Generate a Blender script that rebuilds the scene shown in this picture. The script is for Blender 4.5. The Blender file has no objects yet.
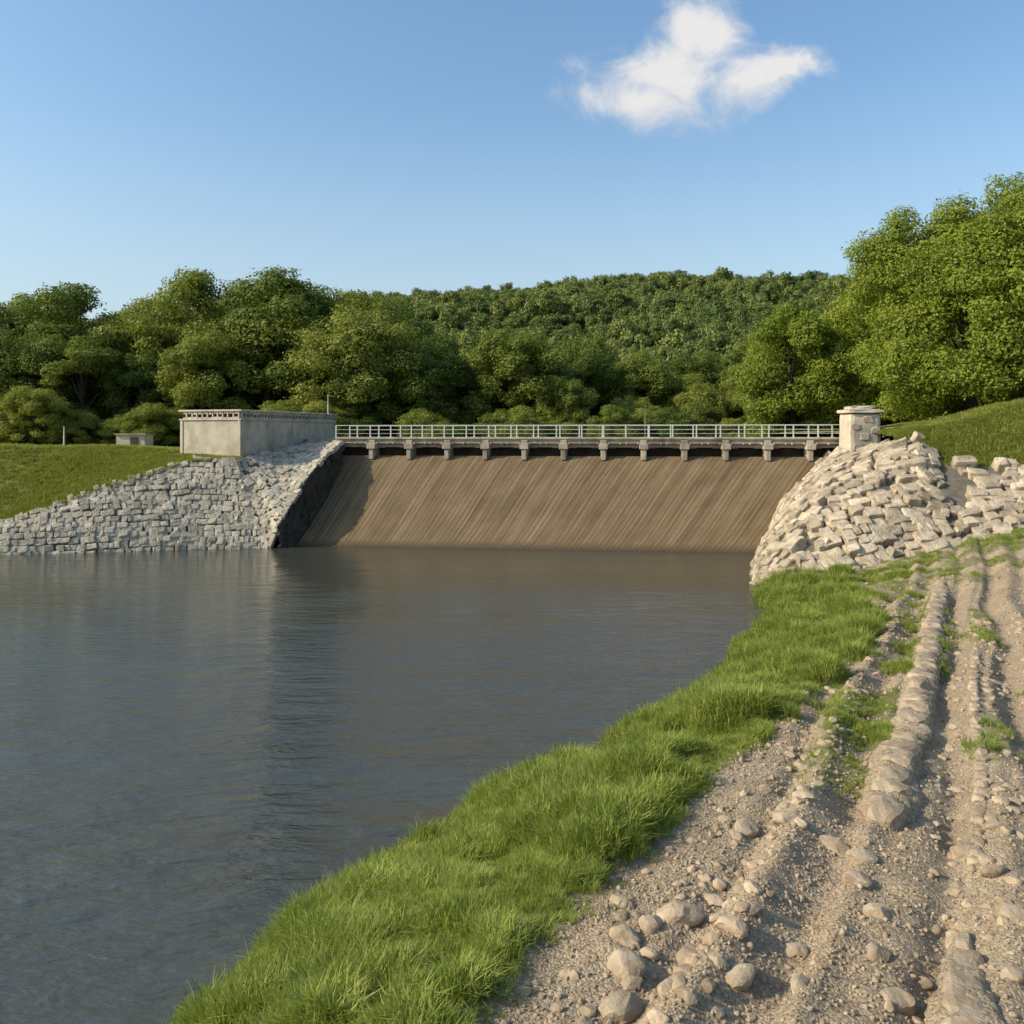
import bpy, math, numpy as np
from mathutils import Vector
rng=np.random.default_rng(7)
S=bpy.context.scene
S.view_settings.view_transform='Standard'
S.view_settings.look='None'
S.view_settings.exposure=0

# ------------------------------------------------------------ helpers
def link(o,parent=None):
    S.collection.objects.link(o)
    if parent is not None: o.parent=parent
    return o
def empty(name):
    return link(bpy.data.objects.new(name,None))
def mesh(name,V,F,mat=None,attrs=None,smooth=False,uv=None):
    V=np.asarray(V,dtype=np.float32); F=np.asarray(F,dtype=np.int32)
    me=bpy.data.meshes.new(name)
    n,k=F.shape
    me.vertices.add(len(V)); me.vertices.foreach_set('co',V.ravel())
    me.loops.add(n*k); me.loops.foreach_set('vertex_index',F.ravel())
    me.polygons.add(n)
    me.polygons.foreach_set('loop_start',np.arange(0,n*k,k,dtype=np.int32))
    me.polygons.foreach_set('use_smooth',np.full(n,smooth,dtype=bool))
    me.update(calc_edges=True)
    if attrs:
        for a,d in attrs.items():
            at=me.attributes.new(a,'FLOAT','POINT'); at.data.foreach_set('value',np.asarray(d,dtype=np.float32))
    if uv is not None:
        l=me.uv_layers.new(name='UVMap'); l.data.foreach_set('uv',np.asarray(uv,dtype=np.float32)[F.ravel()].ravel())
    if mat: me.materials.append(mat)
    return me
def obj(name,V,F,mat=None,parent=None,**k):
    return link(bpy.data.objects.new(name,mesh(name,V,F,mat,**k)),parent)
def grid_faces(nu,nv):
    i=np.arange(nu-1)[:,None]*nv+np.arange(nv-1)[None,:]
    i=i.ravel()
    return np.stack([i,i+nv,i+nv+1,i+1],1)
_lat={}
def vnoise(x,y,seed=0):
    if seed not in _lat: _lat[seed]=np.random.default_rng(seed+100).random((256,256))
    L=_lat[seed]
    xi=np.floor(x).astype(int); yi=np.floor(y).astype(int)
    fx=x-xi; fy=y-yi
    fx=fx*fx*(3-2*fx); fy=fy*fy*(3-2*fy)
    a=L[xi%256,yi%256]; b=L[(xi+1)%256,yi%256]; c=L[xi%256,(yi+1)%256]; d=L[(xi+1)%256,(yi+1)%256]
    return (a*(1-fx)+b*fx)*(1-fy)+(c*(1-fx)+d*fx)*fy
def fbm(x,y,seed=0,o=4):
    s=0;a=.5;t=0
    for i in range(o):
        s=s+a*vnoise(x*2**i+i*17.3,y*2**i+i*5.1,seed+i); t+=a; a*=.5
    return s/t-.5
def sstep(a,b,x):
    t=np.clip((x-a)/(b-a),0,1); return t*t*(3-2*t)
class Acc:
    def __init__(s): s.V=[];s.F=[];s.R=[];s.n=0
    def add(s,V,F,r=0.5):
        s.V.append(V); s.F.append(F+s.n); s.n+=len(V); s.R.append(np.full(len(V),r))
    def out(s,name,mat,parent=None,smooth=False):
        return obj(name,np.concatenate(s.V),np.concatenate(s.F),mat,parent,attrs={'rnd':np.concatenate(s.R)},smooth=smooth)
BF=np.array([[0,3,2,1],[4,5,6,7],[0,1,5,4],[1,2,6,5],[2,3,7,6],[3,0,4,7]])
def box(acc,c,ax,ay,az,r=0.5):
    c=np.array(c,float);ax=np.array(ax,float);ay=np.array(ay,float);az=np.array(az,float)
    V=[c-ax-ay-az,c+ax-ay-az,c+ax+ay-az,c-ax+ay-az,c-ax-ay+az,c+ax-ay+az,c+ax+ay+az,c-ax+ay+az]
    acc.add(np.array(V),BF,r)
def tube(acc,P,R,n=8,r=.5):
    P=np.array(P,float); V=[]
    for i,p in enumerate(P):
        t=P[min(i+1,len(P)-1)]-P[max(i-1,0)]; t/=np.linalg.norm(t)+1e-9
        a=np.cross(t,[0,1,0]) if abs(t[1])<.9 else np.cross(t,[1,0,0]); a/=np.linalg.norm(a); b=np.cross(t,a)
        th=np.arange(n)/n*2*np.pi
        V.append(p+R[i]*(np.cos(th)[:,None]*a+np.sin(th)[:,None]*b))
    V=np.concatenate(V);F=[]
    for i in range(len(P)-1):
        for j in range(n):
            F.append([i*n+j,i*n+(j+1)%n,(i+1)*n+(j+1)%n,(i+1)*n+j])
    acc.add(V,np.array(F),r)
def bevel(o,w=.03):
    m=o.modifiers.new('b','BEVEL'); m.width=w; m.segments=2; return o

# ------------------------------------------------------------ materials
def newmat(name):
    m=bpy.data.materials.new(name); m.use_nodes=True
    nt=m.node_tree; return m,nt,nt.nodes['Principled BSDF']
def N(nt,t,**k):
    n=nt.nodes.new(t)
    for a,b in k.items(): setattr(n,a,b)
    return n
def ramp(nt,fac,stops):
    r=N(nt,'ShaderNodeValToRGB'); e=r.color_ramp.elements
    while len(e)<len(stops): e.new(.5)
    for x,(p,c) in zip(e,stops):
        x.position=p; x.color=(*c,1)
    nt.links.new(fac,r.inputs[0]); return r.outputs[0]
def noise(nt,scale,detail=6,vec=None,rough=.6,dist=0):
    n=N(nt,'ShaderNodeTexNoise'); n.inputs['Scale'].default_value=scale; n.inputs['Detail'].default_value=detail
    n.inputs['Roughness'].default_value=rough; n.inputs['Distortion'].default_value=dist
    if vec is not None: nt.links.new(vec,n.inputs['Vector'])
    return n.outputs['Fac']
def geopos(nt): return N(nt,'ShaderNodeNewGeometry').outputs['Position']
def mapping(nt,vec,scale):
    m=N(nt,'ShaderNodeMapping'); m.inputs['Scale'].default_value=scale; nt.links.new(vec,m.inputs[0]); return m.outputs[0]
def math_(nt,op,a,b=None,c=None,clamp=False):
    m=N(nt,'ShaderNodeMath',operation=op,use_clamp=clamp)
    for i,x in enumerate((a,b,c)):
        if x is None: continue
        if isinstance(x,(int,float)): m.inputs[i].default_value=x
        else: nt.links.new(x,m.inputs[i])
    return m.outputs[0]
def mix(nt,f,a,b,mode='MIX'):
    m=N(nt,'ShaderNodeMix',data_type='RGBA',blend_type=mode)
    for i,x in ((0,f),(6,a),(7,b)):
        if isinstance(x,(int,float)): m.inputs[i].default_value=x
        elif isinstance(x,tuple): m.inputs[i].default_value=(*x,1)
        else: nt.links.new(x,m.inputs[i])
    return m.outputs[2]
def maprange(nt,x,a,b,c=0.,d=1.):
    m=N(nt,'ShaderNodeMapRange',interpolation_type='SMOOTHSTEP')
    for i,v in ((1,a),(2,b),(3,c),(4,d)): m.inputs[i].default_value=v
    nt.links.new(x,m.inputs[0]); return m.outputs[0]
def bump(nt,bs,h,dist=.05,strength=1):
    b=N(nt,'ShaderNodeBump'); b.inputs['Distance'].default_value=dist; b.inputs['Strength'].default_value=strength
    nt.links.new(h,b.inputs['Height']); nt.links.new(b.outputs[0],bs.inputs['Normal'])
def attr(nt,name,t='GEOMETRY'):
    return N(nt,'ShaderNodeAttribute',attribute_name=name,attribute_type=t).outputs['Fac']
def stone_mat(name,c0,c1,c2,scale=2,bd=.04,rough=.9,rndamt=.35,stain=(.12,.1,.08),st=.5):
    m,nt,bs=newmat(name); p=geopos(nt)
    a=noise(nt,scale,8,p); col=ramp(nt,a,[(.3,c0),(.5,c1),(.72,c2)])
    r=attr(nt,'rnd'); k=math_(nt,'MULTIPLY_ADD',r,rndamt,1-rndamt*.5)
    cc=N(nt,'ShaderNodeCombineColor')
    for i in range(3): nt.links.new(k,cc.inputs[i])
    col=mix(nt,1.0,col,cc.outputs[0],'MULTIPLY')
    s=noise(nt,.7,5,mapping(nt,p,(1,1,.35))); s=math_(nt,'MULTIPLY',math_(nt,'SUBTRACT',s,.5,clamp=True),4*st,clamp=True)
    col=mix(nt,s,col,stain)
    nt.links.new(col,bs.inputs['Base Color']); bs.inputs['Roughness'].default_value=rough
    bs.inputs['Specular IOR Level'].default_value=.25
    bump(nt,bs,noise(nt,scale*5,8,p),bd)
    return m
M_stone=stone_mat('pale_masonry',(.28,.24,.18),(.43,.375,.285),(.55,.49,.385),2.6,.09,stain=(.2,.17,.125),st=.5,rndamt=.4)
M_shade=stone_mat('shaded_masonry',(.03,.025,.019),(.05,.042,.032),(.085,.07,.052),2.6,.05,stain=(.028,.022,.017),st=.4,rndamt=.4)  # near-black masonry: deep shade put into the colour
M_rub=stone_mat('rubble_stone',(.27,.205,.135),(.42,.34,.24),(.56,.47,.35),1.8,.1,stain=(.2,.15,.095),st=.5,rndamt=.5)
M_rock=stone_mat('field_stone',(.24,.17,.105),(.35,.265,.175),(.45,.36,.25),5,.014,rndamt=.35,st=.15)
M_mort=stone_mat('mortar',(.11,.092,.068),(.17,.145,.11),(.22,.19,.15),3,.03)
M_conc=stone_mat('weathered_concrete',(.35,.295,.215),(.48,.41,.31),(.56,.485,.375),1.2,.02,stain=(.25,.2,.14),st=.6,rndamt=.12)
M_conc2=stone_mat('bridge_concrete',(.24,.2,.15),(.34,.29,.22),(.43,.375,.29),1.8,.02,stain=(.13,.1,.075),st=.8,rndamt=.35)
M_dark=stone_mat('gate_panel',(.03,.025,.02),(.05,.042,.033),(.07,.06,.045),1.5,.02)  # dark colour for the shaded gap under the deck and the shed door
M_steel,nt,bs=newmat('galvanised_steel'); bs.inputs['Base Color'].default_value=(.5,.49,.45,1); bs.inputs['Roughness'].default_value=.55
M_bark=stone_mat('bark',(.05,.04,.03),(.08,.065,.05),(.12,.1,.08),3,.04)
M_wood=stone_mat('weathered_wood',(.16,.13,.1),(.22,.19,.15),(.3,.26,.21),3,.01)

def leaf_mat(name,c0,c1,c2,trans=.3,nscale=.35,oiw=.45):
    m,nt,bs=newmat(name); p=geopos(nt)
    oi=N(nt,'ShaderNodeObjectInfo').outputs['Random']
    r=attr(nt,'rnd')
    n=noise(nt,nscale,3,p)
    f=math_(nt,'ADD',math_(nt,'MULTIPLY',oi,oiw),math_(nt,'ADD',math_(nt,'MULTIPLY',r,.3),math_(nt,'MULTIPLY',n,.7-oiw+.1)))
    col=ramp(nt,f,[(.2,c0),(.5,c1),(.85,c2)])
    nt.links.new(col,bs.inputs['Base Color']); bs.inputs['Roughness'].default_value=.6
    bs.inputs['Specular IOR Level'].default_value=.2
    t=N(nt,'ShaderNodeBsdfTranslucent'); nt.links.new(mix(nt,1.0,col,(1.2,1.2,.6),'MULTIPLY'),t.inputs[0])
    ms=N(nt,'ShaderNodeMixShader'); ms.inputs[0].default_value=trans
    nt.links.new(bs.outputs[0],ms.inputs[1]); nt.links.new(t.outputs[0],ms.inputs[2])
    nt.links.new(ms.outputs[0],nt.nodes['Material Output'].inputs[0])
    return m
M_leaf=leaf_mat('foliage',(.055,.088,.016),(.145,.185,.03),(.3,.31,.06))
M_leaf2=leaf_mat('near_foliage',(.13,.175,.022),(.24,.285,.036),(.35,.37,.065),.35)
M_leaf3=leaf_mat('hazed_hill_foliage',(.075,.115,.035),(.14,.18,.048),(.24,.265,.075),.25)  # lighter, bluer greens: aerial haze put into the leaf colour
M_grass=leaf_mat('grass_blades',(.11,.15,.024),(.225,.275,.048),(.39,.41,.11),.35,.8,.3)
M_grassfar=leaf_mat('meadow_grass',(.16,.19,.035),(.25,.275,.055),(.35,.35,.1),.3,.3)

# ------------------------------------------------------------ instancing
def instancer(name,P,rot,scl,protos,parent=None,idx=None):
    n=len(P)
    me=bpy.data.meshes.new(name); me.vertices.add(n); me.vertices.foreach_set('co',np.asarray(P,dtype=np.float32).ravel())
    for a,d in (('rot',rot),('scl',scl)):
        at=me.attributes.new(a,'FLOAT_VECTOR','POINT'); at.data.foreach_set('vector',np.asarray(d,dtype=np.float32).ravel())
    at=me.attributes.new('pidx','INT','POINT')
    at.data.foreach_set('value',(rng.integers(0,len(protos),n) if idx is None else idx).astype(np.int32))
    o=link(bpy.data.objects.new(name,me),parent)
    col=bpy.data.collections.new(name+'_parts')
    for q in protos: col.objects.link(q)
    g=bpy.data.node_groups.new(name+'_scatter','GeometryNodeTree')
    g.interface.new_socket('Geometry',in_out='INPUT',socket_type='NodeSocketGeometry')
    g.interface.new_socket('Geometry',in_out='OUTPUT',socket_type='NodeSocketGeometry')
    gi=g.nodes.new('NodeGroupInput'); go=g.nodes.new('NodeGroupOutput')
    ip=g.nodes.new('GeometryNodeInstanceOnPoints'); ci=g.nodes.new('GeometryNodeCollectionInfo')
    ci.inputs['Collection'].default_value=col; ci.inputs['Separate Children'].default_value=True; ci.inputs['Reset Children'].default_value=True
    ip.inputs['Pick Instance'].default_value=True
    def na(nm,t):
        q=g.nodes.new('GeometryNodeInputNamedAttribute'); q.data_type=t; q.inputs['Name'].default_value=nm
        return [s for s in q.outputs if s.enabled][0]
    g.links.new(gi.outputs[0],ip.inputs['Points']); g.links.new(ci.outputs[0],ip.inputs['Instance'])
    g.links.new(na('pidx','INT'),ip.inputs['Instance Index'])
    g.links.new(na('rot','FLOAT_VECTOR'),ip.inputs['Rotation']); g.links.new(na('scl','FLOAT_VECTOR'),ip.inputs['Scale'])
    g.links.new(ip.outputs[0],go.inputs[0])
    m=o.modifiers.new('scatter','NODES'); m.node_group=g
    return o

# ------------------------------------------------------------ rock shapes
import bmesh
def ico(sub):
    bm=bmesh.new(); bmesh.ops.create_icosphere(bm,subdivisions=sub,radius=1)
    V=np.array([v.co[:] for v in bm.verts]); F=np.array([[v.index for v in f.verts] for f in bm.faces]); bm.free()
    return V,F
def cube(cuts):
    bm=bmesh.new(); bmesh.ops.create_cube(bm,size=2); bmesh.ops.subdivide_edges(bm,edges=bm.edges[:],cuts=cuts,use_grid_fill=True)
    bmesh.ops.triangulate(bm,faces=bm.faces[:]); bm.verts.index_update()
    V=np.array([v.co[:] for v in bm.verts]); F=np.array([[v.index for v in f.verts] for f in bm.faces]); bm.free()
    V=np.sign(V)*np.abs(V)**.6
    return V,F
IV,IF=ico(3); IV2,IF2=ico(2); CV,CF=cube(4)
def wob(V,r,rough):
    for f in (1.7,4,9):
        ph=r.uniform(0,6,9)
        V=V+ (rough*1.7/f)*np.stack([np.sin(f*V[:,1]*1.3+ph[0]+2*np.sin(f*V[:,2]+ph[1])),np.sin(f*V[:,2]*1.2+ph[2]+2*np.sin(f*V[:,0]+ph[3])),np.sin(f*V[:,0]*1.1+ph[4]+2*np.sin(f*V[:,1]+ph[5]))],1)
    return V
def clip(V,r,planes,d0,sp=.35):
    for i in range(planes):
        n=r.normal(size=3); n/=np.linalg.norm(n); d=r.uniform(d0,d0+sp)
        e=np.maximum(V@n-d,0); V=V-e[:,None]*n
    return V
def rock(seed,k=5,planes=7,d0=.62,rough=.05,hi=True):
    r=np.random.default_rng(seed); V=(IV if hi else IV2).copy()
    if k: V=V/((np.abs(V)**k).sum(1)**(1/k))[:,None]
    return wob(clip(V,r,planes,d0),r,rough)
def block(seed,k,planes,d0,rough,shear=.12):
    r=np.random.default_rng(seed); V=CV.copy()
    V=V/((np.abs(V)**k).sum(1)**(1/k)/np.abs(V).max(1))[:,None]
    V=clip(V,r,planes,d0,.4)
    M=np.eye(3)+r.uniform(-shear,shear,(3,3)); V=V@M.T
    return wob(V,r,rough)
blockp=[block(i,9,3,1.15,.07,.1) for i in range(18)]
cleanp=[block(i+20,12,0,1.3,.02,.01) for i in range(4)]
rubp=[block(40+i,14,2,1.15,.06,.11) for i in range(22)]
fieldp=[rock(80+i,2.6,8,.66,.06) for i in range(10)]
kerbp=[rock(120+i,3.6,7,.8,.07) for i in range(8)]

def polyline(P):
    P=np.array(P,float)
    return lambda u:np.stack([np.interp(u,np.arange(len(P)),P[:,i]) for i in range(3)],-1)
def make_patch(B,T,bulge=0.):
    b=polyline(B);t=polyline(T)
    bl=np.full(len(B),bulge) if np.isscalar(bulge) else np.array(bulge)
    def P(u,v):
        u=np.asarray(u,float);v=np.asarray(v,float)
        p=b(u)*(1-v)[...,None]+t(u)*v[...,None]
        du=(b(u+.05)-b(u-.05)); up=t(u)-b(u)
        n=np.cross(du,up); n/=np.linalg.norm(n,axis=-1,keepdims=True)+1e-9
        return p+n*(np.interp(u,np.arange(len(bl)),bl)*np.sin(np.pi*v))[...,None]
    return P
def frame(P,u,v):
    e=.03
    p=P(np.array([u]),np.array([v]))[0]
    tu=P(np.array([u+e]),np.array([v]))[0]-P(np.array([u-e]),np.array([v]))[0]
    tv=P(np.array([u]),np.array([v+e]))[0]-P(np.array([u]),np.array([v-e]))[0]
    lu=np.linalg.norm(tu)/(2*e); lv=np.linalg.norm(tv)/(2*e)
    tu/=np.linalg.norm(tu)+1e-9; n=np.cross(tu,tv); n/=np.linalg.norm(n)+1e-9; tv=np.cross(n,tu)
    return p,tu,tv,n,lu,lv
def masonry(acc,P,umax,rh,bw,protos,jit,depth,rot=0.05,u0=0.,vmax=1.0,fill=.53,wr=(.65,1.45),miss=0.):
    l0=np.array([np.linalg.norm(P(np.array([uu]),np.array([1.]))[0]-P(np.array([uu]),np.array([0.]))[0]) for uu in np.linspace(u0,umax,40)])
    rows=int(l0.max()/rh)+1
    for j in range(rows):
        u=u0+rng.uniform(0,.05)
        while u<umax:
            u1=u
            h=np.linalg.norm(P(np.array([u]),np.array([1.]))[0]-P(np.array([u]),np.array([0.]))[0])
            v=(j+.5+.25*math.sin(u*2.3+j))*rh/max(h,.1)
            w=bw*rng.uniform(*wr)
            if v<vmax:
                p,tu,tv,n,lu,lv=frame(P,u,v)
                if rng.random()>=miss:
                    hh=rh*(rng.uniform(.85,1.1))
                    if rng.random()<.12: hh*=1.7
                    q=protos[rng.integers(len(protos))]
                    sg=rng.choice([-1,1],3)
                    q=q*np.array([w*fill,hh*fill,depth*rng.uniform(.8,1.25)])*sg
                    ff=CF if sg.prod()>0 else CF[:,::-1]
                    a=rng.normal(size=3)*rot
                    R=np.array([[1,-a[2],a[1]],[a[2],1,-a[0]],[-a[1],a[0],1]])
                    q=q@R.T
                    c=p+n*rng.uniform(-jit,jit)+tv*rng.uniform(-1,1)*jit*.3
                    acc.add(c+q[:,:1]*tu+q[:,1:2]*tv+q[:,2:]*n,ff,rng.random())
            else:
                _,_,_,_,lu,_=frame(P,u,.99)
            u=u1+w/max(lu,.1)

# ------------------------------------------------------------ right bank terrain
YS=[-40,0,6,10.1,11.6,13.1,15.7,16.8,20.2,23.4,31.4,38,44,60]
XS=[-16,-6.6,-5,-3.93,-3.4,-2.2,-.6,.85,3.27,5.2,9.4,10.9,13,20]
def shore(y): return np.interp(y,YS,XS)
def Wd(y): return np.interp(y,[0,6,8,11,14,20,30,40],[3.9,4.0,4.5,5.15,5.0,4.2,3.6,3.3])
def Pl(y): return np.interp(y,[-40,0,6,12,20,30,38,60],[3.2,2.9,2.8,2.4,1.9,1.2,.75,.6])
def bankd(x,y): return .82*(x-shore(y))-Wd(y)
def trackm(x,y):
    d=bankd(x,y)+.9*fbm(x*.7,y*.7,13)+.5*fbm(x*3,y*3,14)
    return sstep(-.35,.15,d)
def terr(x,y):
    x=np.asarray(x,float);y=np.asarray(y,float)
    s=.82*(x-shore(y))+1.1*fbm(x*.45,y*.45,3)
    u=np.clip(s/Wd(y),0,1)
    z=np.where(s>0,Pl(y)*(1-(1-u)**1.5),np.maximum(s*.6,-2.5))
    z=z+np.maximum(x-15,0)*.2*sstep(18,38,y)*(1-sstep(26,60,x)*.3)
    z=z+.10*fbm(x*.8,y*.8,9)*sstep(0,1,s)*2
    t=x-.53*y
    on=trackm(x,y)
    z=z+(1-on)*sstep(0,.6,s)*(.46*fbm(x*1.1,y*1.1,15,3)+.08)
    wv=.12*np.sin(y*.5)+.3*fbm(x*0+.5,y*.4,18)
    tt=t+wv
    g=lambda c,w:np.exp(-((tt-c)/w)**2)
    rut=-.13*g(-.28,.2)-.14*g(.95,.25)-.09*g(-1.5,.22)+.08*g(.32,.2)+.11*g(-2.05,.17)+.09*g(1.6,.22)+.06*g(.62,.1)+.06*g(-1.2,.12)-.08*g(2.1,.2)-.07*g(-2.45,.15)
    z=z+on*(rut*(.6+1.0*(fbm(x*.6,y*.6,31)+.5))+.06*fbm(x*2.5,y*2.5,21)+.045*fbm(x*8,y*8,25,3))
    return z
def grassd(x,y):
    t=x-.53*y
    g=1-trackm(x,y)
    n=fbm(x*.9,y*.9,41); n2=fbm(x*2.4,y*2.4,42)
    g=np.maximum(g,sstep(-.1,.12,n+.5*n2+.03)*np.exp(-((bankd(x,y)-1.1)/.55)**4)*sstep(10,13,y)*.8)
    g=np.maximum(g,sstep(-.04,.2,n+.4*n2-.03)*np.exp(-((t-.5)/.4)**4)*sstep(10,17,y)*.65)
    g=np.maximum(g,sstep(-.1,.15,n+.4*n2)*sstep(2.6,3.6,t)*sstep(16,24,y))
    g=np.maximum(g,sstep(-.12,.1,n+.4*n2)*sstep(31,36,y)*.6)
    g=g*(1-.9*np.exp(-(((x-12.2)/.9)**2+((y-29.5)/1.6)**2)))
    return g
ys=[-30.];
while ys[-1]<58:
    d=abs(ys[-1]); ys.append(ys[-1]+max(.045,.0065*d) if ys[-1]>3 else ys[-1]+(.5 if ys[-1]<2 else .1))
ys=np.array(ys)
cs=np.concatenate([np.arange(-5,0,.25),np.arange(0,12,.055),12+np.cumsum(np.geomspace(.06,4,60))])
Y,C=np.meshgrid(ys,cs,indexing='ij'); X=shore(Y)+C
Z=terr(X,Y)
M_ground,nt,bs=newmat('dirt_and_turf'); p=geopos(nt)
d1=ramp(nt,noise(nt,.9,9,p,.68),[(.32,(.2,.135,.078)),(.5,(.32,.235,.145)),(.68,(.44,.34,.22))])
vor=N(nt,'ShaderNodeTexVoronoi'); vor.inputs['Scale'].default_value=38; nt.links.new(p,vor.inputs['Vector'])
vc=N(nt,'ShaderNodeSeparateColor'); nt.links.new(vor.outputs['Color'],vc.inputs[0])
peb=ramp(nt,vc.outputs[0],[(0,(.12,.08,.045)),(.5,(.31,.235,.145)),(1,(.5,.4,.27))])
d1=mix(nt,.5,d1,peb)
soil=ramp(nt,noise(nt,3,6,p),[(.3,(.05,.055,.014)),(.7,(.11,.12,.035))])
g=attr(nt,'grass'); g2=math_(nt,'ADD',g,math_(nt,'MULTIPLY',math_(nt,'SUBTRACT',noise(nt,6,6,p),.5),.8),clamp=True)
col=mix(nt,g2,d1,soil)
wet=attr(nt,'wet'); col=mix(nt,wet,col,(.05,.04,.025))
nt.links.new(col,bs.inputs['Base Color']); bs.inputs['Roughness'].default_value=.95
hh=math_(nt,'ADD',math_(nt,'MULTIPLY',vor.outputs['Distance'],-.6),noise(nt,14,8,p,.7)); bump(nt,bs,hh,.025)
ground=obj('ground',np.stack([X,Y,Z],-1).reshape(-1,3),grid_faces(*X.shape)[:,::-1],M_ground,
    attrs={'grass':grassd(X,Y).ravel(),'wet':(1-sstep(.02,.25,Z)).ravel()},smooth=True)

# ------------------------------------------------------------ outlying ground, hill
def hillz(x,y):
    base=4.7+1.15*sstep(-10,-15,x)+2.4*sstep(20,27,x)
    ridge=np.interp(x,[-420,-200,-90,-40,60,200,500],[10,32,67,76,84,83,74])
    prof=sstep(140,520,y)*.6+np.clip((y-150)/370,0,1)*.4
    h=base+ridge*prof
    h=h+ (fbm(x*.011,y*.011,61)*24)*sstep(150,300,y)*(1-.75*sstep(420,520,y))
    return h-60*sstep(560,1400,y)
hx=np.concatenate([np.linspace(-1500,-210,30),np.linspace(-200,320,130),np.linspace(335,1600,30)])
hy=np.concatenate([np.linspace(70,140,20),np.linspace(145,640,90),np.linspace(680,3500,24)])
HX,HY=np.meshgrid(hx,hy,indexing='ij')
M_hill,nt,bs=newmat('forest_floor'); nt.links.new(ramp(nt,noise(nt,.3,6,geopos(nt)),[(.3,(.03,.045,.012)),(.7,(.06,.08,.025))]),bs.inputs['Base Color']); bs.inputs['Roughness'].default_value=1
obj('hill',np.stack([HX,HY,hillz(HX,HY)],-1).reshape(-1,3),grid_faces(*HX.shape),M_hill,smooth=True)
obj('lowland',[(-4000,-4000,-3),(4000,-4000,-3),(4000,4000,-3),(-4000,4000,-3)],[[0,1,2,3]],M_hill)

# ------------------------------------------------------------ water
M_water,nt,bs=newmat('river_water'); p=geopos(nt)
bs.inputs['Base Color'].default_value=(.05,.053,.04,1); bs.inputs['Roughness'].default_value=.03; bs.inputs['IOR'].default_value=1.42
bs.inputs['Specular IOR Level'].default_value=1.0
n0=noise(nt,.8,3,mapping(nt,p,(.55,1.5,1)),.5,.4)
n1=noise(nt,1.0,3,mapping(nt,p,(.9,3.4,1)),.55,.5)
n3=noise(nt,4.5,4,mapping(nt,p,(.9,2.4,1)),.6,.3)
mod=math_(nt,'MULTIPLY_ADD',noise(nt,.07,3,mapping(nt,p,(.4,1.8,1))),2.6,-.5)
mod=math_(nt,'MAXIMUM',mod,.25)
sy=N(nt,'ShaderNodeSeparateXYZ'); nt.links.new(p,sy.inputs[0])
shelter=maprange(nt,sy.outputs[1],16,42,1.,.25)
mod=math_(nt,'MULTIPLY',mod,shelter)
h=math_(nt,'MULTIPLY',math_(nt,'ADD',math_(nt,'ADD',n1,math_(nt,'MULTIPLY',n0,1.7)),math_(nt,'MULTIPLY',n3,.3)),mod)
bump(nt,bs,h,.13)
obj('water',[(-320,-60,0),(60,-60,0),(60,66,0),(-320,66,0)],[[0,1,2,3]],M_water)

# ------------------------------------------------------------ dam
dam=empty('dam')
baseL=np.array([-14.9,53.3,-.6]); baseR=np.array([14.2,49.8,-.6]); topL=np.array([-12.1,60.6,5.55]); topR=np.array([21.3,56.,5.55])
U=np.linspace(-.02,1.2,400); Vv=np.linspace(0,1,40)
UU,VV=np.meshgrid(U,Vv,indexing='ij')
bb=baseL+(baseR-baseL)*UU[...,None]; tt=topL+(topR-topL)*np.minimum(UU,1.05)[...,None]
pp=bb*(1-VV[...,None])+tt*VV[...,None]
pp[...,2]+=.2*np.sin(np.pi*VV)*(VV**.8)-.45*(1-VV)*np.sin(np.pi*VV)
M_sp,nt,bs=newmat('spillway_timber_and_silt')
uvn=N(nt,'ShaderNodeUVMap',uv_map='UVMap').outputs[0]
st=noise(nt,1,4,mapping(nt,uvn,(260,.7,1)),.6); st2=noise(nt,1,4,mapping(nt,uvn,(36,.8,1))); st3=noise(nt,1,6,mapping(nt,uvn,(520,3,1)),.7)
wv=N(nt,'ShaderNodeTexWave',wave_type='BANDS',bands_direction='X'); wv.inputs['Scale'].default_value=30; wv.inputs['Distortion'].default_value=.5; wv.inputs['Detail'].default_value=2
nt.links.new(uvn,wv.inputs['Vector'])
blot=noise(nt,1,6,mapping(nt,uvn,(22,5,1)),.65)
c=ramp(nt,math_(nt,'ADD',math_(nt,'MULTIPLY',st,.45),math_(nt,'ADD',math_(nt,'MULTIPLY',st2,.3),math_(nt,'MULTIPLY',blot,.25))),[(.38,(.1,.066,.033)),(.5,(.17,.118,.064)),(.62,(.245,.178,.104))])
c=mix(nt,math_(nt,'MULTIPLY',math_(nt,'SUBTRACT',st3,.47,clamp=True),2.8,clamp=True),c,(.06,.042,.024))
c=mix(nt,math_(nt,'MULTIPLY',math_(nt,'SUBTRACT',wv.outputs['Fac'],.8,clamp=True),2.6,clamp=True),c,(.065,.045,.025))
sx=N(nt,'ShaderNodeSeparateXYZ'); nt.links.new(uvn,sx.inputs[0])
lowf=math_(nt,'MULTIPLY',math_(nt,'SUBTRACT',math_(nt,'ADD',.17,math_(nt,'MULTIPLY',st2,.05)),sx.outputs[1],clamp=True),14,clamp=True)
c=mix(nt,lowf,c,(.07,.05,.03))
nt.links.new(c,bs.inputs['Base Color']); bs.inputs['Roughness'].default_value=.85; bs.inputs['Specular IOR Level'].default_value=.2
bump(nt,bs,math_(nt,'ADD',math_(nt,'ADD',st,math_(nt,'MULTIPLY',wv.outputs['Fac'],-.4)),math_(nt,'MULTIPLY',st3,.5)),.02)
obj('spillway',pp.reshape(-1,3),grid_faces(*UU.shape),M_sp,dam,uv=np.stack([UU,VV],-1).reshape(-1,2),smooth=True)
cd=(topR-topL); L=np.linalg.norm(cd); ex=cd/L; ey=np.array([-ex[1],ex[0],0]); ez=np.array([0,0,1.])
if ey[1]<0: ey=-ey
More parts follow.
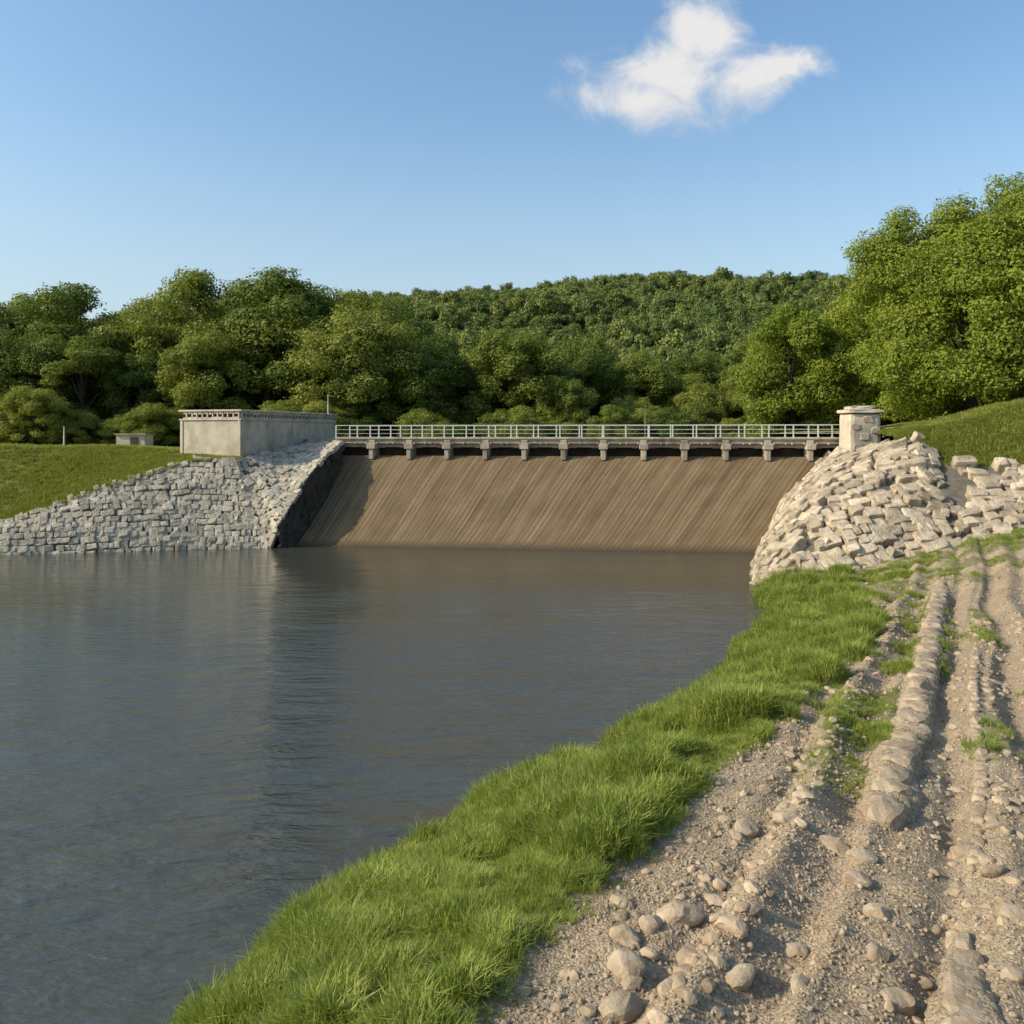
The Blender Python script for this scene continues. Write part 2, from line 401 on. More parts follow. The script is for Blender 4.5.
def at(s,b,z): return topL*[1,1,0]+ex*s+ey*b+ez*z
L2=L+.8
A=Acc(); box(A,at(L/2,2.6,4.55),ex*(L/2+1),ey*2.6,ez*.93); A.out('crest',M_conc2,dam)
A=Acc(); box(A,at(L/2,1.2,5.93),ex*(L/2+.5),ey*.12,ez*.47); A.out('gap_shade_panel',M_dark,dam)  # dark sheet standing in for the shade between crest and deck
A=Acc()
box(A,at(L/2,1.5,6.56),ex*(L2/2),ey*1.55,ez*.15)
box(A,at(L/2,-.02,6.78),ex*(L2/2),ey*.16,ez*.075,.8)
box(A,at(L/2,3.0,6.78),ex*(L2/2),ey*.16,ez*.075,.8)
box(A,at(L/2,.3,6.28),ex*(L2/2),ey*.14,ez*.13,.2)
bevel(A.out('deck',M_conc2,dam),.02)
A=Acc(); npier=12
for i in range(npier):
    s=2.3+i*(L-4.0)/(npier-1)
    box(A,at(s,.4,5.8),ex*.2,ey*.6,ez*.61,rng.random())
    box(A,at(s,-.06,6.22),ex*.3,ey*.5,ez*.19,rng.random())
    box(A,at(s,-.22,5.66),ex*.15,ey*.26,ez*.36,rng.random())
    box(A,at(s,-.2,6.52),ex*.22,ey*.05,ez*.14,rng.random())
    for k in (-.55,.55):
        box(A,at(s+k,.32,6.2),ex*.28,ey*.1,ez*.1,rng.random())
    for k in (-1.15,-.38,1.15,.38) :
        box(A,at(s+k,-.12,6.42),ex*.05,ey*.3,ez*.06,rng.random())
bevel(A.out('piers',M_conc2,dam),.03)
A=Acc(); npost=22
for b in (-.02,3.0):
    for i in range(npost+1):
        s=i*L2/npost-.4
        box(A,at(s,b,7.25),ex*.04,ey*.04,ez*.42)
        box(A,at(s,b,6.875),ex*.07,ey*.07,ez*.02)
    for z in (7.1,7.38,7.67):
        r=.028 if z>7.5 else .014
        tube(A,[at(-.4,b,z),at(L2/2,b,z),at(L2-.4,b,z)],[r]*3,6)
A.out('railing',M_steel,dam)

# ------------------------------------------------------------ left abutment
abL=empty('stone_abutment')
TW=[(-14.3,53.1,1.85),(-13.45,54.8,3.75),(-12.45,57.4,5.65),(-11.9,59.7,6.45)]
BL=[(-90,46,-.5),(-30,49.8,-.5),(-24,51,-.5),(-19,52.2,-.5),(-15.1,52.8,-.5)]+TW
TL=[(-90,47,1.2),(-30,51,1.9),(-25,52.8,3.9),(-20.5,55,5.45),(-18,55.4,5.45),(-17.3,56.4,5.6),(-16.4,58.5,5.85),(-14.9,62,6.35),(-12.8,62.8,6.6)]
PL_=make_patch(BL,TL,[.2,.2,.25,.3,.25,.1,.0,0,0])
uu,vv=np.meshgrid(np.linspace(0,8,180),np.linspace(0,1,24),indexing='ij')
q=PL_(uu,vv)
obj('wall_core',q.reshape(-1,3),grid_faces(*uu.shape),M_mort,abL,smooth=True)
A=Acc(); masonry(A,PL_,8.0,.34,.34,blockp,.045,.13,.05,u0=.6,fill=.55,wr=(.5,1.7)); A.out('stone_courses',M_stone,abL)
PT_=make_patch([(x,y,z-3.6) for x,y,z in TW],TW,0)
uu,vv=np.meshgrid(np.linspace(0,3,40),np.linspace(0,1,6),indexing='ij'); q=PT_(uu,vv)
obj('training_wall_core',q.reshape(-1,3),grid_faces(*uu.shape),M_shade,abL)
A=Acc(); masonry(A,PT_,3.0,.42,.7,blockp,.02,.1,.015,fill=.525,vmax=.97); A.out('training_wall',M_shade,abL)  # shaded side of the wall, its shade painted in as dark stone

# right abutment
abR=empty('stone_abutment.001')
BR=[(19,56,-.5),(14.8,50.5,-.5),(12.7,44.5,-.5),(11.4,39.8,-.5),(12.0,38.5,-.3),(15.2,38.8,.5),(18.2,39.4,.9),(20.6,40.0,1.5),(25.5,41,2.6),(48,45,6.5)]
TR=[(21.5,57,5.8),(20.9,54.5,5.8),(21.0,52.9,5.7),(21.3,52,5.8),(21.7,51,6.0),(22.3,50,6.4),(23.3,49,6.9),(22.9,46.6,5.4),(28.5,45.6,5.2),(48,48,7.5)]
PR_=make_patch(BR,TR,[.7,.7,.9,.9,.8,.7,.4,.1,.05,.05])
uu,vv=np.meshgrid(np.linspace(0,9,200),np.linspace(0,1,30),indexing='ij')
q=PR_(uu,vv)
obj('rubble_core',q.reshape(-1,3),grid_faces(*uu.shape),M_mort,abR,smooth=True)
A=Acc(); masonry(A,PR_,9.0,.62,.6,rubp,.15,.32,.035,fill=.505,wr=(.45,1.8),miss=.03)
for i in range(60):
    u=rng.uniform(.6,8.5); v=rng.random()**4
    p,tu,tv,n,lu,lv=frame(PR_,u,min(v,.9))
    s=rng.uniform(.1,.26); a=rng.normal(size=(3,3)); Q,_=np.linalg.qr(a)
    if np.linalg.det(Q)<0: Q[:,0]*=-1
    A.add(p+n*rng.uniform(.15,.3)+(rubp[rng.integers(16)]*s*rng.uniform(.7,1.2,3))@Q.T,CF,rng.random())
A.out('rubble_courses',M_rub,abR)

# ------------------------------------------------------------ grass banks beyond the water
def lofted(name,rows,nu,nv,mat,attrs=None,amp=.25):
    us=np.linspace(0,1,nu); R=np.array([polyline(r)(us*(len(r)-1)) for r in rows])
    vs=np.linspace(0,len(rows)-1,nv); i=np.minimum(vs.astype(int),len(rows)-2); f=(vs-i)[:,None,None]
    G=R[i]*(1-f)+R[i+1]*f
    G[...,2]+=amp*fbm(G[...,0]*.35,G[...,1]*.35,77)*np.minimum(vs,1)[:,None]*2
    o=obj(name,G.reshape(-1,3),grid_faces(nv,nu)[:,::-1],mat,smooth=True)
    return o,G
M_turf,nt,bs=newmat('turf'); nt.links.new(ramp(nt,noise(nt,.8,8,geopos(nt),.65),[(.3,(.11,.125,.025)),(.5,(.18,.19,.04)),(.72,(.27,.26,.08))]),bs.inputs['Base Color']); bs.inputs['Roughness'].default_value=1
bump(nt,bs,noise(nt,9,6,geopos(nt)),.08)
oL,GL=lofted('grass_bank',[
  [(-90,46.8,1.0),(-42,49.9,1.5),(-30,50.9,1.75),(-25,52.7,3.75),(-20.5,54.9,5.3),(-17.9,55.6,5.35),(-17.7,56.2,5.35)],
  [(-90,58,6.3),(-44,59,6.2),(-32,59,6.1),(-27,59,6.1),(-23,58.5,5.8),(-18.6,57.5,5.5),(-17.4,58.5,5.5)],
  [(-90,70,6.1),(-44,70,6.0),(-32,70,6.0),(-27,70,6.0),(-23,70,6.0),(-18,70,6.0),(-13,70,6.0)],
  [(-90,80,5.9),(-44,80,5.9),(-32,80,5.9),(-27,80,5.9),(-23,80,5.9),(-18,80,5.9),(-10,80,5.8)]],120,70,M_turf)
oR,GR=lofted('grass_bank.001',[
  [(22.9,50.3,6.6),(23.3,49.2,6.85),(22.9,46.7,5.3),(28.5,45.8,5.15),(33,46.1,5.5),(48,48.1,7.4),(80,52,9)],
  [(23.2,51.2,7.0),(24.0,50.7,7.3),(25.8,50.3,7.65),(30.6,52.3,8.8),(35,53,9.6),(50,54,11),(80,58,12)],
  [(23.2,60,7.2),(24.8,60,7.3),(27,60,7.4),(32,62,8.4),(36,63,9),(50,64,10.5),(80,66,12)],
  [(22,80,7),(25,80,7.2),(29,80,7.2),(34,80,7.6),(40,80,8),(55,80,9),(80,80,10)]],120,70,M_turf)

# ------------------------------------------------------------ building on the left abutment
bd=empty('concrete_gatehouse')
c0=np.array([-17.8,56.,0]); er=np.array([.295,.955,0]); el=np.array([-.955,.295,0]); LB=12.6; WB=4.7
def bx(A,r0,r1,l0,l1,z0,z1,r=.5):
    box(A,c0+er*(r0+r1)/2+el*(l0+l1)/2+ez*(z0+z1)/2,el*(l1-l0)/2,er*(r1-r0)/2,ez*(z1-z0)/2,r)
A=Acc(); bx(A,0,LB,0,WB,4.6,7.97); A.out('walls',M_conc,bd)
A=Acc(); bx(A,-.08,LB+.08,-.08,WB+.08,7.973,8.08,.3); bx(A,-.12,LB+.12,-.12,WB+.12,8.56,8.68,.9)
bevel(A.out('cornice',M_conc,bd),.02)
A=Acc(); bx(A,.16,LB-.16,.16,WB-.16,8.083,8.557,0.3); A.out('parapet_recess',M_shade,bd)  # painted dark for the shade between the parapet blocks
A=Acc(); 
def frieze(smax,front):
    s=.1; i=0
    while s<smax-.2:
        w=rng.uniform(.24,.32); o=.02 if i%2 else .0
        f=(lambda a,b,c,d,z0,z1: bx(A,a,b,c,d,z0,z1,rng.random())) if not front else (lambda a,b,c,d,z0,z1: bx(A,c,d,a,b,z0,z1,rng.random()))
        f(s,s+.09,-.05+o,.155,8.085,8.555)
        f(s+.09,s+w+.09,-.04,.155,8.085,8.16+rng.uniform(.0,.05))
        f(s+.13,s+w+.05,-.03,.155,8.39+rng.uniform(-.03,.05),8.555)
        s+=w+.12; i+=1
frieze(LB,False); frieze(WB,True)
A.out('parapet_blocks',M_conc,bd)
A=Acc(); 
for s in (0.02,3.1,6.2,9.3,12.4): bx(A,s,s+.16,-.05,-.002,5.0,7.97,.4)
bx(A,-.05,-.002,0,.2,5,7.97,.4); bx(A,-.05,-.002,WB-.2,WB,5,7.97,.4)
A.out('pilasters',M_conc,bd)
A=Acc(); box(A,(-13.6,63.6,5.9),(1.6,.4,0),(-.4,1.6,0),(0,0,.85)); bevel(A.out('landing',M_conc2,bd),.04)
def pole(name,x,y,z0,z1,r,mat=M_steel):
    e=empty(name); A=Acc(); tube(A,[(x,y,z0),(x,y,(z0+z1)/2),(x,y,z1)],[r,r*.85,r*.5],8); A.out('shaft',mat,e)
    A=Acc(); box(A,(x,y,z0+.05),(r*2.5,0,0),(0,r*2.5,0),(0,0,.05)); A.out('base_plate',mat,e)
pole('antenna_mast',-14.4,66.8,8.6,10.2,.045)
pole('signal_mast',9.6,61.5,6.7,9.2,.04,M_wood)
pole('marker_post',-31.6,60.2,5.9,7.6,.07,M_steel)
sh=empty('utility_shed'); A=Acc(); box(A,(-29.6,67,6.45),(1.1,0,0),(0,.8,0),(0,0,.55)); A.out('walls',M_conc,sh)
A=Acc(); box(A,(-29.6,67,7.06),(1.22,0,0),(0,.95,0),(0,0,.055)); A.out('roof',M_conc2,sh)
A=Acc(); box(A,(-29.3,66.18,6.4),(.3,0,0),(0,.03,0),(0,0,.42)); A.out('door',M_dark,sh)

# ------------------------------------------------------------ pillar on the right
pr=empty('stone_pillar')
A=Acc(); A.add(cleanp[0]*np.array([1.0,1.0,1.68])+np.array([22.25,54.6,6.72]),CF,.5)
A.add(cleanp[1]*np.array([1.1,1.1,.22])+np.array([22.25,54.6,5.7]),CF,.3); A.out('shaft',M_conc,pr)
A=Acc(); A.add(cleanp[2]*np.array([1.12,1.12,.12])+np.array([22.25,54.6,8.5]),CF,.7)
A.add(blockp[5]*np.array([.85,.85,.13])+np.array([22.2,54.6,8.72]),CF,.6); A.out('cap',M_conc,pr)
A=Acc()
for i,(dx,dz) in enumerate([(-.5,6.2),(.45,6.3),(-.1,6.9),(.6,7.3),(-.6,7.5),(.1,8.0)]): A.add(blockp[i+6]*np.array([.3,.06,.2])+np.array([22.25+dx,53.6,dz]),CF,rng.random())
A.out('face_stones',M_rub,pr)
lw=empty('low_stone_wall'); A=Acc()
for i in range(9):
    for j in range(2):
        f=(i+.5*(j%2))/9; c=np.array([23.5,54.2,0])*(1-f)+np.array([26.2,51.6,0])*f; d=np.array([2.9,-2.6,0])/3.9
        box(A,c+ez*(7.05+j*.3),d*.2,np.array([-d[1],d[0],0])*.3,ez*.14,rng.random())
bevel(A.out('courses',M_rub,lw),.04)

# ------------------------------------------------------------ grass tufts
def tuft(name,nb,h,spread,w,mat,seed):
    r=np.random.default_rng(seed); V=[];F=[];R=[]
    for i in range(nb):
        a=r.uniform(0,2*np.pi); rr=spread*math.sqrt(r.random()); b=np.array([rr*math.cos(a),rr*math.sin(a),-.02])
        hh=h*r.uniform(.45,1.15); la=a+r.normal()*.9; ln=hh*r.uniform(.1,.85); ld=np.array([math.cos(la),math.sin(la),0])
        sd=np.array([-ld[1],ld[0],0])*w*r.uniform(.7,1.3); n=len(V)
        p1=b+ld*ln*.3+np.array([0,0,hh*.55]); p2=b+ld*ln+np.array([0,0,hh*(1-.35*ln/hh)])
        V+=[b-sd,b+sd,p1+sd*.7,p1-sd*.7,p2+sd*.1,p2-sd*.1]; F+=[[n,n+1,n+2,n+3],[n+3,n+2,n+4,n+5]]; R+=[r.random()]*6
    return bpy.data.objects.new(name,mesh(name,V,F,mat,attrs={'rnd':R}))
T1=[tuft('grass_tuft_%d'%i,44,.19,.12,.0045,M_grass,i) for i in range(5)]
def rotz(n,t=.15): return np.stack([rng.normal(size=n)*t,rng.normal(size=n)*t,rng.uniform(0,6.28,n)],1)
n=330000
yy=rng.uniform(4,42,n); cc=rng.uniform(-.8,26,n); xx=shore(yy)+cc
dens=np.clip((13/np.maximum(yy,6))**1.5,.1,1)
keep=(rng.random(n)<dens*grassd(xx,yy))&(np.abs(xx)<yy*.66+1)&(xx<30)
xx=xx[keep];yy=yy[keep]; zz_=terr(xx,yy); k=zz_>-.04; xx,yy,zz_=xx[k],yy[k],zz_[k]
tus=sstep(-.12,.22,fbm(xx*1.1,yy*1.1,15,3)*.7+fbm(xx*2.3,yy*2.3,52)*.5)
sc=(.36+1.25*tus)*rng.uniform(.7,1.25,len(xx))*np.interp(yy,[6,14,40],[.85,1.05,1.55])
tk=trackm(xx,yy); sc=sc*(1-.5*tk)
instancer('grass',np.stack([xx,yy,zz_],1),rotz(len(xx),.2),np.stack([sc*1.15,sc*1.15,sc],1),T1)
T1b=[tuft('tall_grass_%d'%i,9,.5,.1,.0035,M_grass,60+i) for i in range(3)]
yy=rng.uniform(6,30,600); xx=shore(yy)+rng.uniform(-.7,2.2,600); z=terr(xx,yy); k=z>-.03
instancer('tall_grass',np.stack([xx,yy,z],1)[k],rotz(k.sum()),np.repeat(rng.uniform(.5,1.1,k.sum())[:,None],3,1),T1b)
T2=[tuft('meadow_tuft_%d'%i,34,.28,.3,.016,M_grassfar,30+i) for i in range(4)]
def scatter_grid(G,n,vmax,xr):
    nv,nu,_=G.shape; a=rng.uniform(0,vmax*(nv-1),n); b=rng.uniform(0,nu-1.01,n); i=a.astype(int).clip(0,nv-2); j=b.astype(int); fa=(a-i)[:,None]; fb=(b-j)[:,None]
    P=(G[i,j]*(1-fa)+G[i+1,j]*fa)*(1-fb)+(G[i,j+1]*(1-fa)+G[i+1,j+1]*fa)*fb
    return P[(P[:,0]>xr[0])&(P[:,0]<xr[1])]
P=scatter_grid(GL,30000,.5,(-43,-17)); P=P[~((P[:,0]>-23.4)&(P[:,1]>57.2))]; s=rng.uniform(.4,1.1,len(P))
instancer('meadow_grass',P,rotz(len(P)),np.stack([s,s,s*.9],1),T2)
P=scatter_grid(GR,24000,.5,(22,42)); s=rng.uniform(.4,1.1,len(P))
instancer('meadow_grass.001',P,rotz(len(P)),np.stack([s,s,s*.9],1),T2)

# ------------------------------------------------------------ gravel and rocks
pebs=[bpy.data.objects.new('pebble_%d'%i,mesh('pebble_%d'%i,rock(200+i,2.6,7,.66,.05,False),IF2,M_rock,attrs={'rnd':np.full(len(IV2),rng.random())})) for i in range(8)]
n=300000
yy=rng.uniform(4.5,34,n); cc=rng.uniform(3,22,n); xx=shore(yy)+cc
dens=np.clip((8/np.maximum(yy,5))**1.7,.02,1); t=xx-.53*yy
cl=.2+1.5*(fbm(xx*1.3,yy*1.3,91)+.2).clip(0,1)+.5*sstep(0,-1.5,t)
keep=(rng.random(n)<dens*cl*(trackm(xx,yy)>.3)*(1-.8*grassd(xx,yy)))&(xx<yy*.66+.5)
xx=xx[keep];yy=yy[keep]; s=np.minimum(rng.lognormal(-4.75,.48,len(xx)),.04)*np.interp(yy,[6,30],[1,2])
z=terr(xx,yy)+s*.15
instancer('gravel',np.stack([xx,yy,z],1),rng.uniform(0,6.28,(len(xx),3)),s[:,None]*rng.uniform(.7,1.25,(len(xx),3)),pebs)
A=Acc()
RK=[(.96,7.26,.15),(.91,6.86,.17),(1.5,7.64,.2),(1.84,7.19,.15),(3.13,9.77,.21),(1.78,6.67,.16),(.8,6.3,.16),(3.5,9.3,.16),(3.3,7.7,.14),(4.9,9.2,.17),(4.4,7.5,.16),
(1.48,7.1,.13),(2.65,9.7,.15),(2.39,7.2,.13),(1.2,7.45,.12),(2.1,7.5,.1),(1.35,6.7,.1),(2.2,6.5,.12),(3.0,7.0,.13),(2.9,6.4,.14),(3.4,6.6,.1),(3.35,8.3,.12),(3.6,8.8,.13),(4.75,8.4,.12),(4.9,7.9,.1),(1.0,7.9,.1),(1.9,8.1,.11),(3.45,10.1,.12),(3.8,10.6,.1)]
def addrock(x,y,s,flat=.62,protos=fieldp):
    a=rng.uniform(0,6.28); q=protos[rng.integers(len(protos))]*np.array([s*rng.uniform(.85,1.35),s*rng.uniform(.75,1.05),s*flat*rng.uniform(.85,1.15)])
    R=np.array([[math.cos(a),-math.sin(a),0],[math.sin(a),math.cos(a),0],[0,0,1]])
    A.add(np.array([x,y,float(terr(x,y))+s*.08])+q@R.T,IF,rng.random())
for x,y,s in RK: addrock(x,y,s*.9)
for i in range(520):
    y=5.5+rng.random()**1.5*20; line=rng.choice([-2.15,-2.0,-2.6,-3.1,.3,-.2,1.5,.62]); x=.53*y+line+rng.normal()*.13
    if bankd(x,y)>-.1: addrock(x,y,rng.uniform(.025,.07)*(1+.03*y))
A.out('rocks',M_rock)

def kerb(name,y0,y1,off,w,h,seed,gap=.92):
    global A
    e=empty(name)
    n=int((y1-y0)/.05); m=15; ysr=np.linspace(y0,y1,n); th=np.linspace(-.1*np.pi,1.1*np.pi,m)
    YY,TH=np.meshgrid(ysr,th,indexing='ij')
    cxf=lambda y:.53*y+off+.25*fbm(y*.35,y*0+seed,seed)
    cx=cxf(YY); tap=np.sqrt(np.clip(np.minimum((YY-y0)/.25,(y1-YY)/2.5),0.02,1))
    px=np.cos(TH)*w*1.2*tap; pz=np.sin(TH)*h*.8*tap
    d=1+.5*fbm(YY*3.5,TH*1.3+seed,seed+5)+.6*fbm(YY*11,TH*4,seed+6)
    X_=cx+px*d*.88; Y_=YY-px*.45; Z_=terr(cx,YY)-.03+pz*d
    obj('packed_earth',np.stack([X_,Y_,Z_],-1).reshape(-1,3),grid_faces(n,m),M_ground,e,attrs={'grass':np.zeros(n*m),'wet':np.zeros(n*m)},smooth=True)
    A=Acc(); y=y0+.1; ang=math.atan2(1,.53)
    while y<y1-.2:
        k=math.sqrt(min(1,(y1-y)/4))
        ll=rng.uniform(.3,.75)*w/.25
        q=kerbp[rng.integers(8)]*np.array([ll*.58,w*rng.uniform(.75,1.05)*k,h*rng.uniform(.7,1.05)*k])
        a=ang+rng.normal()*.07; ca,sa=math.cos(a),math.sin(a)
        q=q@np.array([[ca,-sa,0],[sa,ca,0],[0,0,1]]).T
        q[:,2]+=rng.uniform(-.03,.015)
        x=float(cxf(np.array(y)))+rng.normal()*.02
        A.add(q+np.array([x,y,float(terr(x,y))+.01]),IF,rng.random()); y+=ll*gap
    A.out('stones',M_rock,e)
kerb('stone_kerb',9.9,34,-.85,.26,.21,5,.85)
kerb('stone_kerb.001',4.5,7.6,.0,.27,.27,8,.9)
kerb('stone_kerb.002',8.6,22,.2,.09,.08,11,1.5)

# ------------------------------------------------------------ trees
def leaves(clumps,per,size,seed,squash=.8):
    r=np.random.default_rng(seed); Vs=[];Rs=[]
    for c,rad in clumps:
        k=int(per*(rad**2)); d=r.normal(size=(k,3)); d/=np.linalg.norm(d,axis=1)[:,None]
        lump=1+.22*np.sin(3*d[:,0]*2+c[0])*np.sin(4*d[:,1]+c[1])+.16*np.sin(7*d[:,2]+c[2])
        rr=rad*(r.random(k)**.28)*lump
        P=c+d*rr[:,None]*np.array([1,1,squash])
        nr=d*.9+r.normal(size=(k,3))*.5+np.array([0,0,.35]); nr/=np.linalg.norm(nr,axis=1)[:,None]
        a=np.cross(nr,r.normal(size=(k,3))); a/=np.linalg.norm(a,axis=1)[:,None]; b=np.cross(nr,a)
        s=size*r.uniform(.6,1.3,k)[:,None]
        Vs.append(np.stack([P-a*s,P-b*s*.55,P+a*s,P+b*s*.55],1).reshape(-1,3)); Rs.append(np.repeat(np.clip(r.normal(.5,.16,k)+r.normal()*.13,0,1),4))
    V=np.concatenate(Vs); F=np.arange(len(V)).reshape(-1,4); return V,F,np.concatenate(Rs)
def treegeo(seed,H,cr,cb,ncl,crad,per,size,trunk=True,low=False):
    r=np.random.default_rng(seed); cl=[]; mid=(H+cb)/2; hz=(H-cb)/2
    offs=r.normal(size=(5,3)); offs/=np.linalg.norm(offs,axis=1)[:,None]; am=r.uniform(-.22,.22,5)
    for i in range(ncl):
        d=r.normal(size=3); d/=np.linalg.norm(d)
        if not low: d[2]=d[2] if d[2]>-.5 else -d[2]
        m=1+sum(a*max(0,d@o_)**2*1.6 for a,o_ in zip(am,offs))
        q=r.uniform(.35,1)**.5
        c=np.array([d[0]*cr*m*q,d[1]*cr*m*q,mid+d[2]*hz*m*q]); rad=crad*r.uniform(.6,1.25)
        cl.append((c,rad))
    V,F,R=leaves(cl,per,size,seed+1)
    A=Acc()
    if trunk:
        tr=H*.022+.05; lean=r.normal(size=2)*.03*H
        tp=np.array([lean[0],lean[1],H*.7])
        tube(A,[(0,0,-.6),(0,0,H*.08),tuple(tp*.45),tuple(tp)],[tr*1.5,tr,tr*.75,tr*.2],9)
        for i in r.permutation(len(cl))[:min(14,len(cl))]:
            c=cl[i][0]; s=np.array([tp[0],tp[1],0])*.4; s=np.array([s[0],s[1],min(c[2]*.55,H*.45)])
            md=(s+c)/2+np.array([0,0,.03*H]); tube(A,[s,md,s+(c-s)*.85],[tr*.36,tr*.18,tr*.05],6)
    return V,F,R,A
def maketree(name,seed,H,cr,cb,ncl,crad,per,size,mat,loc=(0,0,0),low=True):
    V,F,R,A=treegeo(seed,H,cr,cb,ncl,crad,per,size,True,low)
    e=empty(name); e.location=loc
    obj('foliage',V,F,mat,e,attrs={'rnd':R}); A.out('trunk_and_limbs',M_bark,e,smooth=True)
    return e
def protomesh(name,seed,H,cr,cb,ncl,crad,per,size,mat,trunk=True):
    V,F,R,A=treegeo(seed,H,cr,cb,ncl,crad,per,size,trunk)
    me_V=[V];me_F=[F];me_R=[R]; nl=len(F); n=len(V)
    if trunk:
        for v,f,rr in zip(A.V,A.F,A.R): me_V.append(v); me_F.append(f+n); me_R.append(rr)
    me=mesh(name,np.concatenate(me_V),np.concatenate(me_F),mat,attrs={'rnd':np.concatenate(me_R)})
    if trunk:
        me.materials.append(M_bark); mi=np.zeros(len(me.polygons),dtype=np.int32); mi[nl:]=1; me.polygons.foreach_set('material_index',mi)
    return bpy.data.objects.new(name,me)
mids=[protomesh('broadleaf_%d'%i,300+i*7,16,rng.uniform(5.0,6.2),1.0,72,1.6,260,.155,M_leaf) for i in range(6)]
fars=[protomesh('canopy_%d'%i,400+i*7,10,4.4,1.5,16,1.7,46,.4,M_leaf3,False) for i in range(5)]
PT=[];SC=[]
def top_at(b):
    return np.interp(b,[-.75,-.6,-.5,-.42,-.3,-.2,-.1,.0,.1,.2,.3,.4,.6],[15.6,15.6,15.6,14.5,15.6,15.4,14,12.6,11.4,10.1,9.3,10,12])
for row,(d,sp) in enumerate([(85,6.5),(92,7),(100,7.5),(109,8)]):
    x=-.8*d
    while x<.7*d:
        b=x/d; jx=x+rng.normal()*1.2; jy=d+rng.normal()*1.8+ (6*sstep(-.1,.3,b))
        H=top_at(b)*rng.uniform(.84,1.12)*(1+.04*row)
        if row==0: H*=rng.uniform(.6,1.0)
        PT.append((jx,jy,hillz(np.array(jx),np.array(jy))-.3)); s=H/16; SC.append((s*rng.uniform(1.,1.25),s*rng.uniform(1.,1.25),s))
        x+=sp*rng.uniform(.75,1.25)
for i in range(170):
    x=rng.uniform(-66,45); y=rng.uniform(78,92); PT.append((x,y,hillz(np.array(x),np.array(y))-1.2)); s=rng.uniform(.2,.4); SC.append((s*1.3,s*1.3,s))
PT=np.array(PT,float); SC=np.array(SC)
instancer('forest',PT,np.stack([np.zeros(len(PT)),np.zeros(len(PT)),rng.uniform(0,6.28,len(PT))],1),SC,mids)
gx,gy=np.meshgrid(np.arange(-260,420,6.6),np.arange(122,560,7),indexing='ij')
gx=gx+rng.normal(size=gx.shape)*1.7; gy=gy+rng.normal(size=gy.shape)*1.7
k=(np.abs(gx)<.68*gy+8)&((gx>-.4*gy-8)|(gy<165)); gx=gx[k];gy=gy[k]
s=rng.uniform(.7,1.3,len(gx))
instancer('hillside_forest',np.stack([gx,gy,hillz(gx,gy)-1.5],1),np.stack([np.zeros(len(gx)),np.zeros(len(gx)),rng.uniform(0,6.28,len(gx))],1),np.stack([s,s,s*rng.uniform(.8,1.3,len(gx))],1),fars)
maketree('broadleaf_tree',501,16.6,7.8,-1.8,170,1.8,500,.12,M_leaf2,loc=(33.2,62,8))
maketree('broadleaf_tree.001',522,14.5,6.2,-1,90,1.9,400,.13,M_leaf2,loc=(43.5,66,9))
maketree('broadleaf_tree.002',533,12.6,5.0,-1,80,1.7,360,.14,M_leaf2,loc=(30.5,78,7))
maketree('broadleaf_tree.003',547,12,4.4,-1.5,110,1.4,420,.13,M_leaf2,loc=(25.4,77,6.5))
maketree('broadleaf_tree.004',556,12.5,5,-.5,60,1.8,260,.17,M_leaf,loc=(38,84,7))

# ------------------------------------------------------------ world + sun
sun_az=math.radians(256)
sun_el=math.radians(32)
W=bpy.data.worlds.new('World'); S.world=W; W.use_nodes=True; nt=W.node_tree; nt.nodes.clear()
out=N(nt,'ShaderNodeOutputWorld'); bg=N(nt,'ShaderNodeBackground'); bg.inputs[1].default_value=.15
sky=N(nt,'ShaderNodeTexSky'); sky.sky_type='NISHITA'; sky.sun_disc=False; sky.sun_elevation=sun_el; sky.sun_rotation=sun_az
sky.altitude=50; sky.air_density=1.2; sky.dust_density=2.6; sky.ozone_density=2.4
tc=N(nt,'ShaderNodeTexCoord').outputs['Generated']; sp=N(nt,'ShaderNodeSeparateXYZ'); nt.links.new(tc,sp.inputs[0])
skyc=mix(nt,1.0,sky.outputs[0],(1.1,1.29,1.36),'MULTIPLY')
haze=math_(nt,'MULTIPLY',maprange(nt,sp.outputs[2],0.,.4,1.,0.),.6)
skyc=mix(nt,haze,skyc,(4.5,5.1,5.5))
yc=math_(nt,'MAXIMUM',sp.outputs[1],.05); u=math_(nt,'DIVIDE',sp.outputs[0],yc); v=math_(nt,'DIVIDE',sp.outputs[2],yc)
cv=N(nt,'ShaderNodeCombineXYZ'); nt.links.new(u,cv.inputs[0]); nt.links.new(v,cv.inputs[1])
nz=noise(nt,13,9,cv.outputs[0],.62,.4); nzl=noise(nt,7,3,cv.outputs[0])
best=None
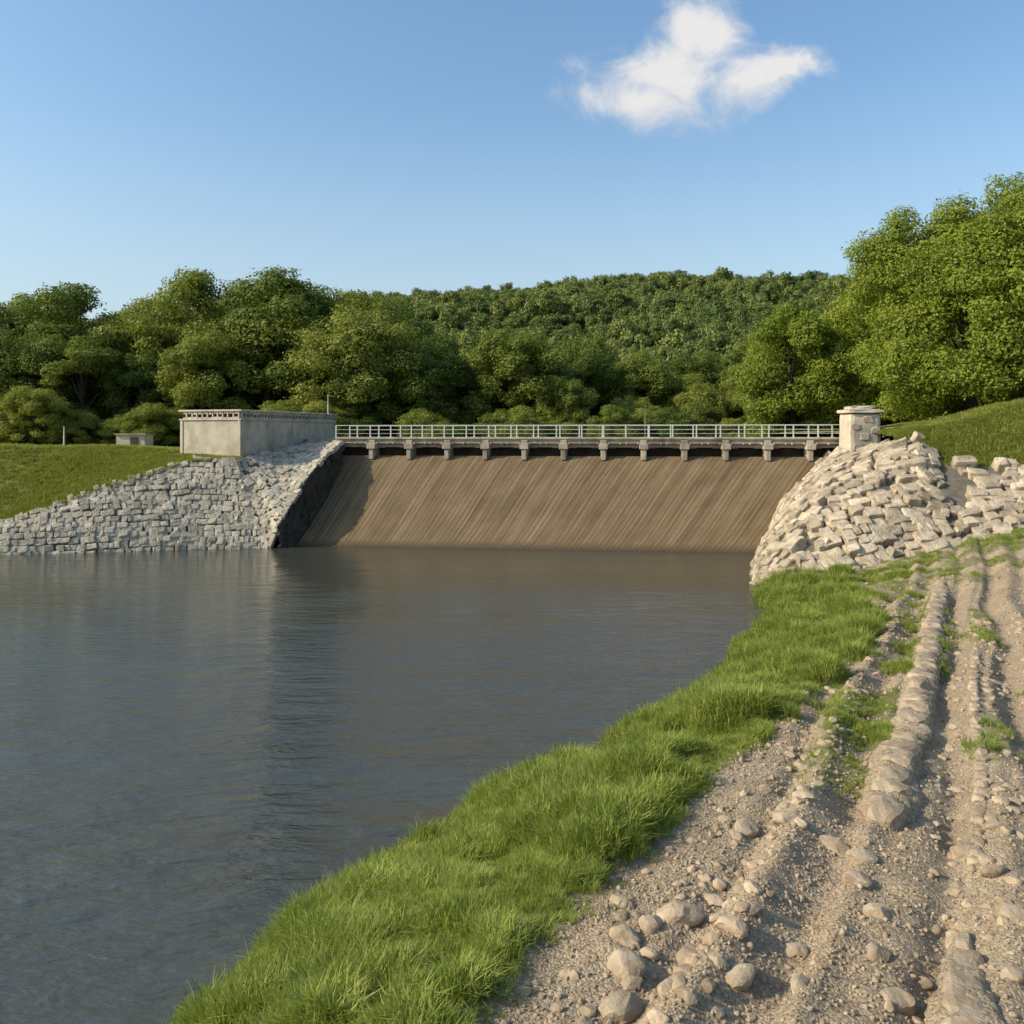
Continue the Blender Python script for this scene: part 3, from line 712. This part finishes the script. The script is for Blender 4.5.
for cx,cy,rx,ry in [(.145,.392,.11,.04),(.19,.42,.12,.06),(.27,.418,.09,.045),(.225,.475,.06,.06),(.315,.435,.06,.03)]:
    a=math_(nt,'POWER',math_(nt,'DIVIDE',math_(nt,'SUBTRACT',u,cx),rx),2); b=math_(nt,'POWER',math_(nt,'DIVIDE',math_(nt,'SUBTRACT',v,cy),ry),2)
    d=math_(nt,'SUBTRACT',1,math_(nt,'SQRT',math_(nt,'ADD',a,b)))
    best=d if best is None else math_(nt,'SMOOTH_MAX',best,d,.3)
dn=math_(nt,'ADD',best,math_(nt,'MULTIPLY',math_(nt,'SUBTRACT',nz,.52),2.2))
dn=math_(nt,'ADD',dn,math_(nt,'MULTIPLY',math_(nt,'SUBTRACT',nzl,.5),.5))
mask=math_(nt,'MULTIPLY',maprange(nt,dn,-.1,.8),math_(nt,'GREATER_THAN',sp.outputs[1],.06))
mask=math_(nt,'MULTIPLY',mask,maprange(nt,best,-.7,-.1))
mask=math_(nt,'MULTIPLY',mask,.95)
ccol=ramp(nt,math_(nt,'ADD',dn,math_(nt,'MULTIPLY',math_(nt,'SUBTRACT',v,.42),5)),[(.1,(.68,.73,.8)),(.8,(.92,.9,.88))])
cm=mix(nt,1.0,ccol,(6.2,6.2,6.2),'MULTIPLY')
nt.links.new(mix(nt,mask,skyc,cm),bg.inputs[0]); nt.links.new(bg.outputs[0],out.inputs[0])
sl=bpy.data.lights.new('sun','SUN'); sl.energy=5.0; sl.angle=math.radians(.5); sl.color=(1,.88,.68)
so=link(bpy.data.objects.new('sun',sl))
dvec=Vector((math.sin(sun_az)*math.cos(sun_el),math.cos(sun_az)*math.cos(sun_el),math.sin(sun_el)))
so.rotation_euler=dvec.to_track_quat('Z','Y').to_euler(); so.location=(-30,-30,60)

# ------------------------------------------------------------ camera
cam=bpy.data.cameras.new('camera'); cam.sensor_width=36; cam.lens=30; cam.clip_end=6000; cam.clip_start=.1; cam.shift_y=-77/1024
co=link(bpy.data.objects.new('camera',cam)); co.location=(0,0,7); co.rotation_euler=(math.radians(90),0,0)
S.camera=co
